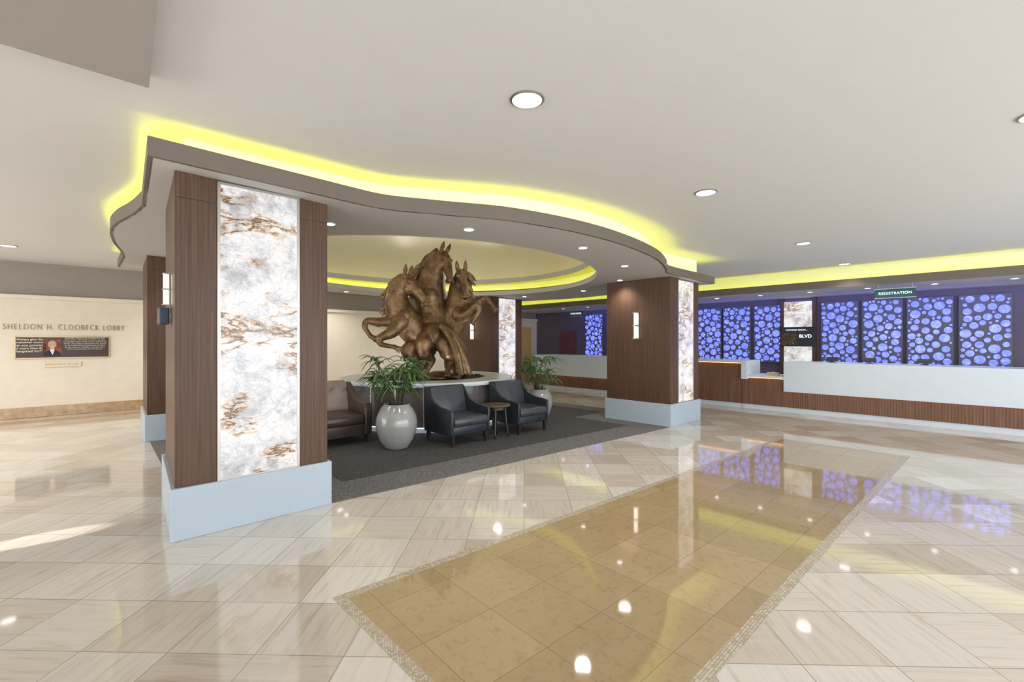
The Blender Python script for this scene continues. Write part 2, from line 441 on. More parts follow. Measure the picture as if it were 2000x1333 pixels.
ci=[(2.15,5.05),(7.5,4.72),(7.5,6.0),(8.5,6.0),(8.5,8.8),(7.5,8.8),(7.5,10.2),(2.4,10.2),(2.4,8.8),(1.2,8.8),(1.2,6.4),(2.15,6.4)]
o=prism('carpet_field',ci,.008,.010,CARP,parent=c)

# ---------------------------------------------------------------- pillars
def pillar(label,front,wide,depth,skew=0,onx=ONYX,tilt=0,x0=0):
    e=empty('pillar',front,tilt,label,'pillar','lobby pillars')
    W=wide;D=depth;hb=.42
    top=lambda x:zs(x+front[0])+.0
    prism('base',[(0,0),(W,0),(W,D),(skew,D)],0,hb,BASEW,e,bev=.006)
    i=.03
    xa=.32;xb=.98
    prism('wood_cladding',[(i,i),(xa,i),(xa,i+.03),(xb,i+.03),(xb,i),(W-i,i),(W-i,D-i),(skew+i,D-i)],hb,top,WOOD,e,bev=.004)
    zt=top(.6)
    box('onyx_panel',xa+.022,xb-.022,i-.006,i+.026,hb+.01,zt-.03,onx,e)
    fr=merge([boxd(xa,xa+.022,i-.012,i+.028,hb,zt-.01),boxd(xb-.022,xb,i-.012,i+.028,hb,zt-.01),boxd(xa+.021,xb-.021,i-.012,i+.028,zt-.03,zt-.01),boxd(xa+.021,xb-.021,i-.012,i+.028,hb,hb+.012)])
    mesh('panel_frame',fr[0],fr[1],TRIMM,e)
    for bb in (boxd(i,xa,i-.002,i+.002,zt-.20,zt-.194),boxd(xb,W-i,i-.002,i+.002,zt-.20,zt-.194)):
        mesh('cladding_seam',bb[0],bb[1],DARK,e)
    return e
P1=pillar('walnut-clad pillar with glowing brown-veined onyx panel on its face',(.517,4.46,0),1.276,1.5,.10)
P2=pillar('walnut-clad pillar with slim lit onyx panel beside the carpet edge',(7.92,4.08,0),1.25,1.46,0,ONYX2)
P3=pillar('walnut-clad pillar with lit onyx panel behind the horse sculpture',(7.92,9.2,0),1.25,1.45,0,ONYX2)
P4=pillar('walnut-clad pillar near the cream wall with a pale grey base',(.74,9.2,0),1.25,1.45,.06,ONYX2)

def sconce(loc,label,sc=1):
    e=empty('wall_sconce',loc,0,label,'wall lamp','wall sconces'); e.scale=(sc,sc,sc)
    box('back_plate',-.02,0,-.045,.045,-.27,.27,TRIMM,e,bev=.004)
    v,f=tube_d([(-.055,0,-.24,.034),(-.055,0,.24,.034)],16,1); mesh('lamp_shade',v,f,SCON,e,smooth=False,bev=.006)
    for bb in (boxd(-.10,-.01,-.04,.04,-.015,.015),boxd(-.10,-.01,-.04,.04,-.26,-.24),boxd(-.10,-.01,-.04,.04,.24,.26)): mesh('bracket',bb[0],bb[1],TRIMM,e)
    return e
sconce((7.95,4.80,1.90),'slim vertical white wall sconce on walnut pillar')
sconce((7.95,9.95,1.90),'slim vertical white wall sconce on walnut pillar')
sconce((.582,5.05,2.06),'slim vertical white wall sconce on walnut pillar',.55)
e=empty('wall_speaker',(.582,5.05,1.82),0,'small dark blue box speaker mounted on pillar side','speaker')
box('housing',-.085,-.012,-.08,.08,-.075,.075,plain('speaker_blue',(.03,.05,.09),.4),e,bev=.01)
box('bracket',-.012,.02,-.03,.03,-.03,.03,TRIMM,e)

# ---------------------------------------------------------------- downlights
def downlight(x,y,z,r,p,grp,lab,c=(1,.96,.91)):
    e=empty('recessed_downlight',(x,y,z),0,lab,'ceiling light',grp)
    lathe('trim_ring',[(r*.84,-.001),(r,-.001),(r*1.0,-.008),(r*.86,-.012),(r*.84,-.001)],WHITE if r<.1 else TRIMM,e,seg=32)
    disc('lens',r*.84,-.006,LAMP,e,24)
    if p:
        l=bpy.data.lights.new('downlight_lamp','SPOT'); l.energy=p; l.spot_size=math.radians(130); l.spot_blend=.8; l.shadow_soft_size=.1; l.color=c
        lo=bpy.data.objects.new('downlight_lamp',l); lo.location=(0,0,-.05); link(lo,e)
    return e
g1='recessed lights in the main ceiling'; la='round white recessed downlight in the cream ceiling'
for x,y in [(2.21,2.18),(5.03,2.18),(8.84,2.18),(11.85,2.16),(5.06,-.24),(-.9,11.7),(-2.2,7.5),(-2.2,10.2),(2.2,12.7),(5.4,12.8),(8.6,12.7)]:  # rear row and unseen left pair added to brighten lounge and back wall
    downlight(x,y,H,.118,60 if (x>0 and y<5) else 130,g1,la)
g2='small lights in the curved soffit'
for k,a in enumerate([-116,-90,-66,-42,-15,15,42,66,90,116,140,165,-165,-140]):
    r=3.78; x=CX+r*math.cos(math.radians(a)); y=CY+r*math.sin(math.radians(a))
    downlight(x,y,zs(x),.066,46,g2,'small round downlight in the curved soffit')
g3='lights over the reception desk'
for k in range(11):
    downlight(12.95,-.3+1.12*k,2.80,.066,14,g3,'small round downlight above the reception desk',(1,1,1))

# ---------------------------------------------------------------- reception wall
def bubble(yc,w,z0,z1,i):
    e=empty('bubble_wall_panel',(14.58,yc,z0),0,'dark wall panel covered with glowing blue circles','wall panel','blue bubble panels')
    box('board',-.05,.0,-w/2,w/2,0,z1-z0,BOARD,e,bev=.004)
    hh=z1-z0;C=[];rnd=random.Random(i+3)
    for r,n in ((.095,6),(.074,18),(.055,40),(.038,70),(.025,60)):
        c=0
        for _ in range(900):
            if c>=n: break
            y=rnd.uniform(-w/2+r+.015,w/2-r-.015); z=rnd.uniform(r+.015,hh-r-.015)
            if all((y-a)**2+(z-b)**2>(r+q+.018)**2 for a,b,q in C): C.append((y,z,r)); c+=1
    V=[];F=[]
    for y,z,r in C:
        o=len(V);n=20
        V+=[(-.062,y+r*math.cos(2*math.pi*k/n),z+r*math.sin(2*math.pi*k/n)) for k in range(n)]
        V+=[(-.045,y+r*math.cos(2*math.pi*k/n),z+r*math.sin(2*math.pi*k/n)) for k in range(n)]
        F.append(tuple(range(o,o+n))[::-1]); F+=[(o+k,o+(k+1)%n,o+n+(k+1)%n,o+n+k) for k in range(n)]
    d=mesh('lit_discs',V,F,BLUE,e)
for i,(y,w) in enumerate([(.105,.83),(1.01,.82),(1.89,.80),(2.77,.82),(4.50,.74),(5.36,.80),(6.20,.78),(10.68,.84)]):
    bubble(y,w,.98,2.64,i)
e=empty('onyx_wall_column',(14.6,3.7,0),0,'lit white onyx column with walnut edges on reception wall','column')
box('onyx_panel',-.09,-.03,-.33,.36,.0,2.70,ONYX2,e)
for bb in (boxd(-.12,-.0,-.42,-.33,0,2.8),boxd(-.12,-.0,.36,.45,0,2.8)): mesh('wood_edge',bb[0],bb[1],WOOD,e)
e=empty('wall_television',(14.44,3.70,1.72),0,'black flat screen showing a coming soon advert on onyx column','television')
box('housing',-.03,.03,-.42,.42,-.27,.27,DARK,e,bev=.006)
m_,nt,b=newmat('screen_picture')
wv=noise(nt,objco(nt,(1,5,9)),4,7,2.5); r=ramp(nt,[(.45,(.004,.004,.006)),(.58,(.10,.05,.015)),(.72,(.9,.55,.2))],wv.outputs[0])
b.inputs['Base Color'].default_value=(.005,.005,.005,1); nt.links.new(r.outputs[0],b.inputs['Emission Color']); b.inputs['Emission Strength'].default_value=.7
scr=emit('screen_black',(.012,.012,.016),1)
box('screen',-.034,-.03,-.40,.40,-.25,.25,scr,e)
box('screen_image',-.037,-.034,.03,.39,-.22,.10,m_,e)
RY=(math.radians(90),0,math.radians(-90))
text('screen_text','COMING SOON...',.062,(-.040,.02,.185),RY,TXTW,e,spacing=1.1)
text('screen_text','BLVD',.125,(-.040,-.19,0.01),RY,TXTW,e,offset=.002)
def hsign(loc,w,h,body,size):
    e=empty('hanging_sign',loc,0,'teal glass hanging sign with white capital letters','sign','reception signs')
    box('sign_panel',-.008,.008,-w/2,w/2,-h/2,h/2,GLASS,e,bev=.003)
    for bb in (boxd(-.012,.012,-w/2-.012,w/2+.012,h/2,h/2+.015),boxd(-.012,.012,-w/2-.012,w/2+.012,-h/2-.015,-h/2)): mesh('sign_rail',bb[0],bb[1],TRIMM,e)
    for bb in (boxd(-.004,.004,-w/2+.05,-w/2+.058,h/2,2.80-loc[2]),boxd(-.004,.004,w/2-.058,w/2-.05,h/2,2.80-loc[2])): mesh('hanging_rod',bb[0],bb[1],TRIMM,e)
    text('sign_lettering',body,size,(-.011,0,0),RY,TXTW,e,spacing=1.05,offset=.0002)
hsign((12.45,1.40,2.61),.66,.18,'REGISTRATION',.076)
hsign((12.45,9.9,2.55),.56,.18,'CONCIERGE',.080)

# ---------------------------------------------------------------- reception desk
def desk(y0,y1,kind,label):
    e=empty('reception_desk',(11.4,(y0+y1)/2,0),0,label,'desk','reception desks'); w=(y1-y0)/2
    box('plinth',.12,.9,-w,w,0,.11,WHITE,e)
    zt={'high':1.13,'low':.80,'wood':1.13}[kind]
    n=int(2*w/.045)
    parts=[boxd(.10,.88,-w,w,.11,zt-.05)]
    for k in range(n):
        y=-w+.045*k; parts.append(boxd(.094,.102,y+.003,y+.040,.11,zt-.06))
    m=merge(parts); mesh('wood_front',m[0],m[1],WOODC,e)
    if kind=='high':
        box('front_panel',.0,.06,-w,w,.47,1.13,WHITE,e,bev=.004)
        box('countertop',.06,.9,-w,w,1.08,1.13,WHITE,e)
        box('led_strip',.064,.082,-w,w,.475,.49,ORG,e)
    else:
        box('countertop',.02,.9,-w,w,zt-.05,zt,WHITE,e,bev=.004)
        box('led_strip',.062,.08,-w,w,zt-.062,zt-.052,ORG,e)
    return e
desk(-1.7,3.2,'high','white-fronted reception desk with reeded wood base and warm underlight')
desk(3.2,3.96,'low','low accessible reception desk section with white top and wood front')
desk(4.10,6.3,'wood','reception desk section with thin white top and reeded wood front')
desk(6.3,10.9,'high','white-fronted concierge desk with reeded wood base and warm underlight')
e=empty('desk_divider',(11.38,4.03,0),0,'white upright end panel between reception desk sections','panel')
box('panel',0,.9,-.065,.065,.70,1.135,WHITE,e,bev=.004); box('panel_base',.09,.9,-.065,.065,.11,.70,WOODC,e); box('plinth',.12,.9,-.065,.065,0,.11,WHITE,e)
def monitor(y):
    e=empty('computer_monitor',(11.95,y,1.13),0,'small black computer monitor on the reception desk','monitor','desk monitors')
    box('stand',-.05,.05,-.06,.06,0,.012,DARK,e); box('neck',-.01,.01,-.02,.02,.012,.06,DARK,e); box('screen',-.02,.02,-.11,.11,.03,.12,DARK,e,bev=.005)
for y in (2.4,1.75,.9): monitor(y)
e=empty('brochure_box',(11.7,3.5,.80),0,'small pale yellow brochure boxes on the low desk','box'); box('carton',-.06,.06,-.12,.12,0,.07,plain('yellow_card',(.6,.5,.25),.6),e,bev=.003); box('lid',-.062,.062,-.03,.03,.07,.078,WHITE,e)

# ---------------------------------------------------------------- left wall lettering
RB=(math.radians(90),0,0)
e=empty('wall_lettering',(-.20,13.79,1.89),0,'brass capital letters spelling a lobby name on cream wall','sign')
t=text('letters','SHELDON H. CLOOBECK LOBBY',.175,(0,0,0),RB,TXTG,e,spacing=1.25,ext=.006,offset=-.003)
w=max(v.co.x for v in t.data.vertices)-min(v.co.x for v in t.data.vertices); t.scale=(1.88/w,1,1)
e=empty('wall_plaque',(-.245,13.79,1.465),0,'dark bronze plaque with portrait and text on cream wall','plaque')
box('plate',-.715,.715,-.02,0,-.22,.22,PLQ,e,bev=.004)
for bb in (boxd(-.725,.725,-.026,0,.215,.228),boxd(-.725,.725,-.026,0,-.228,-.215),boxd(-.728,-.715,-.026,0,-.228,.228),boxd(.715,.728,-.026,0,-.228,.228)): mesh('brass_edge',bb[0],bb[1],BRASS,e)
text('quote_text','"Always give the\ncustomer more\nthan you promised\nand more than they\nbargained for!"',.062,(-.52,-.022,.045),RB,PLQT,e,offset=.001)
lines='\n'.join(['Founder and chairman whose vision for','hospitality guided this company for over','thirty years. His belief in service, growth','and people built a name known around the','world. This lobby is dedicated with thanks','to his leadership and generosity of spirit','by the owners, members and team who','follow the example that he has set.'])
text('small_text',lines,.040,(.33,-.022,.10),RB,PLQT,e)
PB,nt,b=newmat('portrait_backdrop')
n_=noise(nt,objco(nt),5,2); r_=ramp(nt,[(.35,(.10,.02,.015)),(.6,(.32,.09,.04))],n_.outputs[0]); nt.links.new(r_.outputs[0],b.inputs['Base Color'])
box('portrait_backing',-.325,-.045,-.024,-.02,-.18,.18,PB,e)
def ell(cx,cz,rx,rz,y,n=24): return ([(cx+rx*math.cos(2*math.pi*k/n),y,cz+rz*math.sin(2*math.pi*k/n)) for k in range(n)],[tuple(range(n))])
SK=plain('skin',(.66,.38,.27),.6,var=.15,nscale=14); HR=plain('grey_hair',(.42,.39,.36),.7,var=.3,nscale=40); JK=plain('jacket',(.02,.02,.03),.6)
jp=[(-.318,-.18),(-.052,-.18),(-.058,-.125),(-.085,-.088),(-.140,-.062),(-.165,-.045),(-.205,-.045),(-.230,-.062),(-.285,-.088),(-.312,-.125)]
mesh('portrait_jacket',[(x,-.0255,z) for x,z in jp],[tuple(range(10))],JK,e)
mesh('portrait_shirt',[(-.222,-.0262,-.052),(-.205,-.0262,-.03),(-.165,-.0262,-.03),(-.148,-.0262,-.052),(-.180,-.0262,-.165)],[(0,1,2,3,4)],WHITE,e)
v,f=ell(-.185,.075,.064,.072,-.0262); mesh('portrait_hair',v,f,HR,e)
hp_=[(-.185+.055*math.cos(t)*(1 if math.sin(t)>-.2 else .86),-.0270,.035+.082*math.sin(t)) for t in [2*math.pi*k/28 for k in range(28)]]
mesh('portrait_face',hp_,[tuple(range(28))],SK,e)
for sx in (-.022,.022):
    v,f=ell(-.185+sx,.048,.008,.004,-.0276,10); mesh('portrait_eye',v,f,JK,e)
    v,f=ell(-.185+sx*2.6,.035,.008,.018,-.0266,10); mesh('portrait_ear',v,f,SK,e)
v,f=ell(-.185,-.008,.020,.006,-.0276,12); mesh('portrait_mouth',v,f,plain('lips',(.75,.6,.55),.6),e)
e=empty('small_wall_plate',(-.26,13.79,1.10),0,'small brass name plate below the bronze plaque','plaque'); box('plate',-.27,.27,-.012,0,-.05,.05,WALLC,e,bev=.003)
for bb in (boxd(-.27,.27,-.016,-.01,.043,.05),boxd(-.27,.27,-.016,-.01,-.05,-.043),boxd(-.277,-.27,-.016,0,-.05,.05),boxd(.27,.277,-.016,0,-.05,.05)): mesh('brass_edge',bb[0],bb[1],BRASS,e)
text('plate_text','DEDICATED TO THE LOBBY',.04,(0,-.0135,0),RB,TXTG,e)

# ---------------------------------------------------------------- round plinth + sculpture
PX,PY=5.2,7.97
e=empty('round_plinth',(PX,PY,.01),0,'large round plinth with white stone rim and dark panelled sides','plinth')
lathe('base_ring',[(1.45,0),(1.53,0),(1.53,.10),(1.45,.10)],WHITE,e,seg=72)
lathe('panelled_side',[(1.4,.1),(1.58,.1),(1.58,.80),(1.4,.80)],DRUM,e,seg=72)
for k in range(20):
    a=2*math.pi*k/20; ca,sa=math.cos(a),math.sin(a)
    v,f=boxd(1.57,1.590,-.012,.012,.1,.80); mesh('panel_joint',[(x*ca-y*sa,x*sa+y*ca,z) for x,y,z in v],f,TRIMM,e)
lathe('stone_rim',[(1.15,.80),(1.71,.80),(1.72,.815),(1.72,.855),(1.71,.87),(1.15,.87),(1.15,.80)],WHITE,e,seg=72)
disc('planting_bed',1.16,.845,SOIL,e,48)
lathe('led_strip',[(1.535,.085),(1.55,.085),(1.55,.098),(1.535,.098)],emit('white_led',(.8,.9,1),2),e,seg=48)
for k in range(6):  # invented uplights, added to light the statue and the dome
    a=math.radians(30+60*k)
    u=empty('plinth_fill_light',(PX+1.02*math.cos(a),PY+1.02*math.sin(a),.856),0,'small round fill light added in the plinth bed to brighten horses and dome','light','added plinth fill lights')
    lathe('housing',[(.028,0),(.045,0),(.045,.05),(.036,.05),(.028,.04)],DARK,u,seg=20); disc('lens',.036,.04,SCON,u,16)
    l=bpy.data.lights.new('plinth_fill_lamp','SPOT'); l.energy=18; l.spot_size=math.radians(100); l.spot_blend=.9; l.shadow_soft_size=.06; l.color=(1,.95,.88)
    lo=bpy.data.objects.new('plinth_fill_lamp',l); lo.location=(0,0,.08); lo.rotation_euler=(math.radians(180),0,0); link(lo,u)

def finish_sculpt(o,vox=.02,it=4):
    m=o.modifiers.new('rm','REMESH'); m.mode='VOXEL'; m.voxel_size=vox; m.use_smooth_shade=True
    s=o.modifiers.new('sm','SMOOTH'); s.factor=.5; s.iterations=it
    bake(o)
    for p in o.data.polygons: p.use_smooth=True
SE=empty('horse_sculpture',(PX,PY,.87),TH,'bronze sculpture of three rearing horses on a round plinth','sculpture')
ZB=.88
LEGK=1.1
def cv(p):
    return (p[0],-p[1],p[2]-ZB)+tuple(p[3:])
def horse(spine,head,fores,hinds,locks,tail,lat,musc=()):
    parts=[]
    parts.append(tube_d([cv(p) for p in spine],24,5))
    q=cv(spine[0]); parts.append(sphere_d(q[:3],q[3]*1.0,16,12))
    for p in musc:
        q=cv(p[:4]); parts.append(sphere_d(q[:3],q[3],18,12,p[4] if len(p)>4 else (1,1,1)))
    sd=Vector((lat[0],-lat[1],0)).normalized()
    ch=Vector(cv(spine[3])[:3]); rr=spine[3][3]
    hp=[cv(p) for p in head]
    hd=(Vector(hp[-1][:3])-Vector(hp[0][:3])).normalized()
    fwd=Vector((hd.x,hd.y,0)).normalized()
    for s in (-1,1):
        parts.append(sphere_d(ch+fwd*rr*.52+sd*s*rr*.36+Vector((0,0,-.03)),rr*.50,18,12,(1,1,1.25)))
    lt=sd
    ls=(lt-hd*lt.dot(hd)).normalized()
    parts.append(tube_d(hp,16,6,flat=.70,side=ls))
    for q in (hp[0],hp[-1]): parts.append(sphere_d(q[:3],q[3]*.88))
    up=hd.cross(ls).normalized()
    if up.z<0: up=-up
    k=hp[1][3]/.108
    c=Vector(hp[1][:3])-up*.075*k+hd*.05
    parts.append(sphere_d(c,.098*k,16,10,sc=(.85,.85,.95)))
    a0=Vector(hp[0][:3])+up*.08*k+hd*.05; b0=Vector(hp[-1][:3])+up*.045*k-hd*.02
    parts.append(tube_d([tuple(a0)+(.035*k,),tuple((a0+b0)/2)+(.030*k,),tuple(b0)+(.028*k,)],10,3))
    for s in (-1,1):
        parts.append(sphere_d(Vector(hp[1][:3])+ls*s*.078*k+up*.05*k+hd*.03,.034*k))
        parts.append(sphere_d(Vector(hp[-1][:3])+ls*s*.042*k+up*.02+hd*.03,.032*k))
        b0=Vector(hp[0][:3])+ls*s*.06*k+up*.06*k-hd*.02
        tip=b0+up*.13*k-hd*.08+Vector((0,0,.05))+ls*s*.02
        md=(b0+tip)/2+up*.01
        parts.append(tube_d([tuple(b0)+(.030*k,),tuple(md)+(.036*k,),tuple(tip)+(.008,)],8,3))
    parts.append(sphere_d(Vector(hp[-1][:3])-up*.05*k-hd*.03,.042*k))
    for L in fores+hinds:
        Q=[cv(p) for p in L]; Q=[q[:3]+(q[3]*LEGK,) for q in Q]
        parts.append(tube_d(Q[:-1],14,5))
        for i,q in enumerate(Q[:-1]): parts.append(sphere_d(q[:3],q[3]*(1.12 if i>=2 else 1.0),12,8))
        a=Vector(Q[-2][:3]);b=Vector(Q[-1][:3]); d=(b-a).normalized(); r=Q[-1][3]
        parts.append(tube_d([tuple(a+d*.01)+(r*.66,),tuple(a+(b-a)*.5)+(r*.8,),tuple(b+d*.0)+(r*1.15,)],12,1))
    m=merge(parts)
    h=mesh('horse',m[0],m[1],BRONZ,SE,recalc=False)
    finish_sculpt(h,.014,3)
    parts=[]
    for p in locks:
        a=Vector(p[0]); b=Vector(p[1]); a=Vector((a.x,-a.y,a.z-ZB)); b=Vector((b.x,-b.y,b.z-ZB)); mid=(a+b)/2+Vector((random.uniform(-.03,.03),random.uniform(-.03,.03),.02))
        parts.append(tube_d([tuple(a)+(.046,),tuple(mid)+(.038,),tuple(b)+(.008,)],8,4)); parts.append(sphere_d(a,.046,8,6))
    m=merge(parts); mo=mesh('mane',m[0],m[1],BRONZ,h,recalc=False); finish_sculpt(mo,.011,1)
    if tail:
        parts=[]
        for k in range(9):
            jx=[random.uniform(-.06,.06) for _ in range(3)]
            Q=[cv(p) for p in tail]
            Q=[(q[0]+jx[0]*i*.5,q[1]+jx[1]*i*.5,q[2]+jx[2]*i*.3,q[3]*.45) for i,q in enumerate(Q)]
            parts.append(tube_d(Q,8,5))
        m=merge(parts); to=mesh('tail',m[0],m[1],BRONZ,h,recalc=False); finish_sculpt(to,.013,1)
    return h
def mane(neck,off,n=18,drop=.2):
    out=[];P=catmull([p for p in neck],6)
    for k in range(n):
        p=P[int(k*(len(P)-1)/(n-1))]; r=p[3]
        a=(p[0]+off[0]*r,p[1]+off[1]*r,p[2]+off[2]*r)
        for j in range(3):
            sx=random.uniform(-.12,.12); sy=random.uniform(-.12,.12)
            out.append((a,(a[0]+off[0]*.16+sx,a[1]+off[1]*.16+sy,a[2]-drop*random.uniform(.6,1.5))))
    return out
A_sp=[(-.02,.24,1.48,.24),(-.16,.29,1.68,.26),(-.30,.36,1.90,.285),(-.45,.42,2.12,.285),(-.53,.46,2.34,.24),(-.52,.48,2.56,.195),(-.44,.50,2.74,.15),(-.36,.52,2.82,.12)]
A_hd=[(-.36,.52,2.81,.125),(-.25,.58,2.72,.135),(-.08,.66,2.53,.100),(.04,.71,2.38,.076),(.08,.73,2.32,.072)]
A_f=[[(-.52,.50,2.02,.16),(-.76,.58,1.96,.105),(-1.05,.62,1.99,.062),(-1.10,.66,1.88,.046),(-.98,.68,1.70,.040),(-.86,.70,1.64,.058)],
     [(-.42,.60,2.0,.16),(-.55,.76,1.78,.105),(-.76,.86,1.66,.062),(-.72,.88,1.55,.046),(-.48,.88,1.50,.040),(-.36,.88,1.44,.058)]]
A_h=[[(-.04,.32,1.50,.20),(-.26,.50,1.46,.15),(-.18,.46,1.32,.10),(-.02,.36,1.22,.064),(-.08,.46,1.02,.046),(-.10,.54,.90,.062)],
     [(-.04,.17,1.50,.20),(-.36,.22,1.42,.15),(-.28,.18,1.30,.10),(-.16,.10,1.20,.064),(-.26,.18,1.02,.046),(-.28,.24,.90,.062)]]
horse(A_sp,A_hd,A_f,A_h,mane(A_sp[3:],(-.75,-.35,.55)),None,(.45,-.9))
B_sp=[(.18,.28,1.68,.27),(.13,.18,1.90,.30),(.08,.06,2.18,.33),(.03,-.02,2.50,.34),(.04,-.04,2.80,.30),(.10,-.02,3.05,.25),(.19,.0,3.27,.18),(.27,.03,3.40,.13)]
B_hd=[(.26,.03,3.37,.125),(.35,.10,3.26,.135),(.43,.20,3.04,.100),(.47,.27,2.88,.076),(.48,.29,2.82,.072)]
B_f=[[(-.12,.0,2.5,.16),(-.30,.12,2.60,.10),(-.42,.18,2.64,.065),(-.46,.2,2.54,.05),(-.42,.16,2.44,.042),(-.40,.2,2.38,.055)],
     [(.05,-.25,2.5,.15),(.1,-.5,2.6,.1),(.15,-.7,2.7,.062),(.2,-.72,2.5,.046),(.2,-.65,2.4,.042),(.2,-.6,2.32,.055)]]
B_h=[[(.34,.34,1.66,.22),(.40,.58,1.54,.15),(.44,.60,1.38,.105),(.52,.42,1.24,.068),(.46,.50,1.04,.048),(.46,.58,.90,.066)],
     [(.06,.34,1.66,.22),(.02,.62,1.56,.15),(.03,.62,1.38,.105),(.14,.44,1.24,.068),(.06,.54,1.04,.048),(.05,.62,.90,.066)]]
horse(B_sp,B_hd,B_f,B_h,mane(B_sp[3:],(-.80,.15,.55),22,.22),[(.24,.54,1.86,.08),(.40,.68,1.88,.11),(.60,.72,1.66,.13),(.74,.72,1.32,.12),(.82,.70,1.0,.06)],(.5,-.85),
      [(.30,.38,1.74,.20,(1,1,1.2)),(.08,.38,1.74,.20,(1,1,1.2)),(.19,.44,1.70,.235,(1.1,.9,1.15))])
C_sp=[(.36,-.02,1.55,.24),(.44,.02,1.78,.26),(.53,.06,2.00,.28),(.60,.08,2.24,.275),(.62,.07,2.48,.235),(.62,.05,2.70,.19),(.66,.06,2.88,.15),(.69,.10,2.97,.125)]
C_hd=[(.69,.10,2.96,.125),(.72,.22,2.90,.135),(.76,.36,2.70,.100),(.79,.45,2.54,.076),(.80,.48,2.48,.072)]
C_f=[[(.74,.12,2.22,.16),(.92,.20,2.28,.105),(1.14,.28,2.44,.064),(1.22,.31,2.43,.048),(1.33,.34,2.30,.040),(1.40,.36,2.20,.058)],
     [(.66,.26,2.14,.16),(.82,.42,2.12,.105),(1.02,.52,2.30,.064),(1.08,.54,2.20,.048),(.98,.55,2.02,.040),(.92,.56,1.94,.058)]]
C_h=[[(.38,.05,1.55,.20),(.62,.20,1.44,.15),(.66,.14,1.30,.10),(.70,-.02,1.20,.064),(.72,.08,1.02,.046),(.74,.16,.90,.062)],
     [(.38,-.15,1.55,.20),(.60,-.20,1.44,.15),(.55,-.22,1.30,.10),(.45,-.32,1.20,.064),(.5,-.25,1.02,.046),(.52,-.2,.90,.062)]]
horse(C_sp,C_hd,C_f,C_h,mane(C_sp[3:],(.60,-.70,.4)),[(.30,-.25,1.6,.08),(.30,-.45,1.55,.1),(.32,-.55,1.3,.1),(.35,-.55,1.0,.05)],(1,-.1))
parts=[]
for k in range(16):
    a=random.uniform(0,6.28); r=random.uniform(0,.5)
    parts.append(sphere_d((.15+r*math.cos(a),-.25+r*math.sin(a)*.8,.0+random.uniform(0,.05)),random.uniform(.10,.2),10,7,(1.3,1.1,.5)))
m=merge([(v,f) for v,f in parts]); V=[(x,y,max(z,-.012)) for x,y,z in m[0]]
rk=mesh('rock_base',V,m[1],BRONZ,SE,recalc=False); finish_sculpt(rk,.025,1)

# ---------------------------------------------------------------- seating
def profile_x(name,pts,x0,x1,mat,parent,bev=.02,seg=3):
    n=len(pts); v=[(x0,y,z) for y,z in pts]+[(x1,y,z) for y,z in pts]
    f=[tuple(range(n)),tuple(range(n,2*n))[::-1]]+[(i,(i+1)%n,n+(i+1)%n,n+i) for i in range(n)]
    o=mesh(name,v,f,mat,parent,bev=bev,seg=seg)
    for p in o.data.polygons: p.use_smooth=True
    return o
def armchair(loc,rz):
    e=empty('armchair',loc,rz,'slate black leather armchair with sloping arms and dark tapered legs','armchair','lounge armchairs')
    arm=[(-.36,.17),(-.385,.50),(-.375,.54),(-.28,.555),(-.08,.575),(.10,.63),(.21,.73),(.29,.84),(.345,.865),(.385,.85),(.36,.17)]
    profile_x('arm',arm,-.375,-.330,LEATH,e,.008)
    profile_x('arm',arm,.330,.375,LEATH,e,.008)
    profile_x('seat_base',[(-.35,.17),(-.355,.30),(.33,.30),(.33,.17)],-.330,.330,LEATH,e,.012)
    profile_x('seat_cushion',[(-.385,.30),(-.40,.36),(-.385,.43),(.0,.45),(.22,.44),(.22,.30)],-.325,.325,LEATHS,e,.025,4)
    profile_x('backrest',[(.15,.42),(.20,.66),(.265,.85),(.31,.866),(.36,.86),(.375,.80),(.35,.17),(.2,.17),(.15,.3)],-.328,.328,LEATHS,e,.018,4)
    for x in (-.32,.32):
        for y in (-.33,.31):
            v=[(x-.016,y-.016,0),(x+.016,y-.016,0),(x+.016,y+.016,0),(x-.016,y+.016,0),(x-.028,y-.028,.17),(x+.028,y-.028,.17),(x+.028,y+.028,.17),(x-.028,y+.028,.17)]
            mesh('leg',v,boxd(0,1,0,1,0,1)[1],LEGW,e)
    return e
c1=armchair((4.35,5.86,.01),0)
c2=deepcopy(c1,None,(5.71,5.84,.01))
e=empty('side_table',(5.02,5.68,.0105),0,'small round dark wooden side table with slim legs between armchairs','table')
lathe('table_top',[(0,.50),(.22,.50),(.245,.515),(.245,.53),(.235,.54),(0,.54)],TABT,e,seg=40)
lathe('apron',[(.15,.46),(.19,.46),(.19,.50),(.15,.50)],LEGW,e,seg=32)
for k in range(4):
    a=math.radians(45+90*k); ca,sa=math.cos(a),math.sin(a)
    v,f=tube_d([(ca*.15,sa*.15,.5,.022),(ca*.17,sa*.17,.25,.018),(ca*.21,sa*.21,.0,.014)],8,3)
    v=[(x,y,max(0,z)) for x,y,z in v]; mesh('leg',v,f,LEGW,e,smooth=True)
e=empty('tufted_sofa',(2.42,7.15,.01),0,'taupe leather sofa with button-tufted back and dark legs','sofa')
W=.93
arm=[(-.42,.12),(-.43,.56),(-.40,.62),(-.2,.64),(.0,.68),(.2,.80),(.36,.90),(.42,.90),(.42,.12)]
profile_x('arm',arm,-W,-W+.13,BROWNL,e,.03); profile_x('arm',arm,W-.13,W,BROWNL,e,.03)
profile_x('seat_base',[(-.40,.12),(-.41,.30),(.40,.30),(.40,.12)],-W+.13,W-.13,BROWNL,e,.015)
for k in range(2):
    a=-W+.135+k*(W-.13); profile_x('seat_cushion',[(-.42,.30),(-.435,.37),(-.42,.45),(0,.465),(.24,.455),(.24,.30)],a,a+W-.14,BROWNL,e,.035,4)
nx,nz=64,22;V=[];F=[];btn=[]
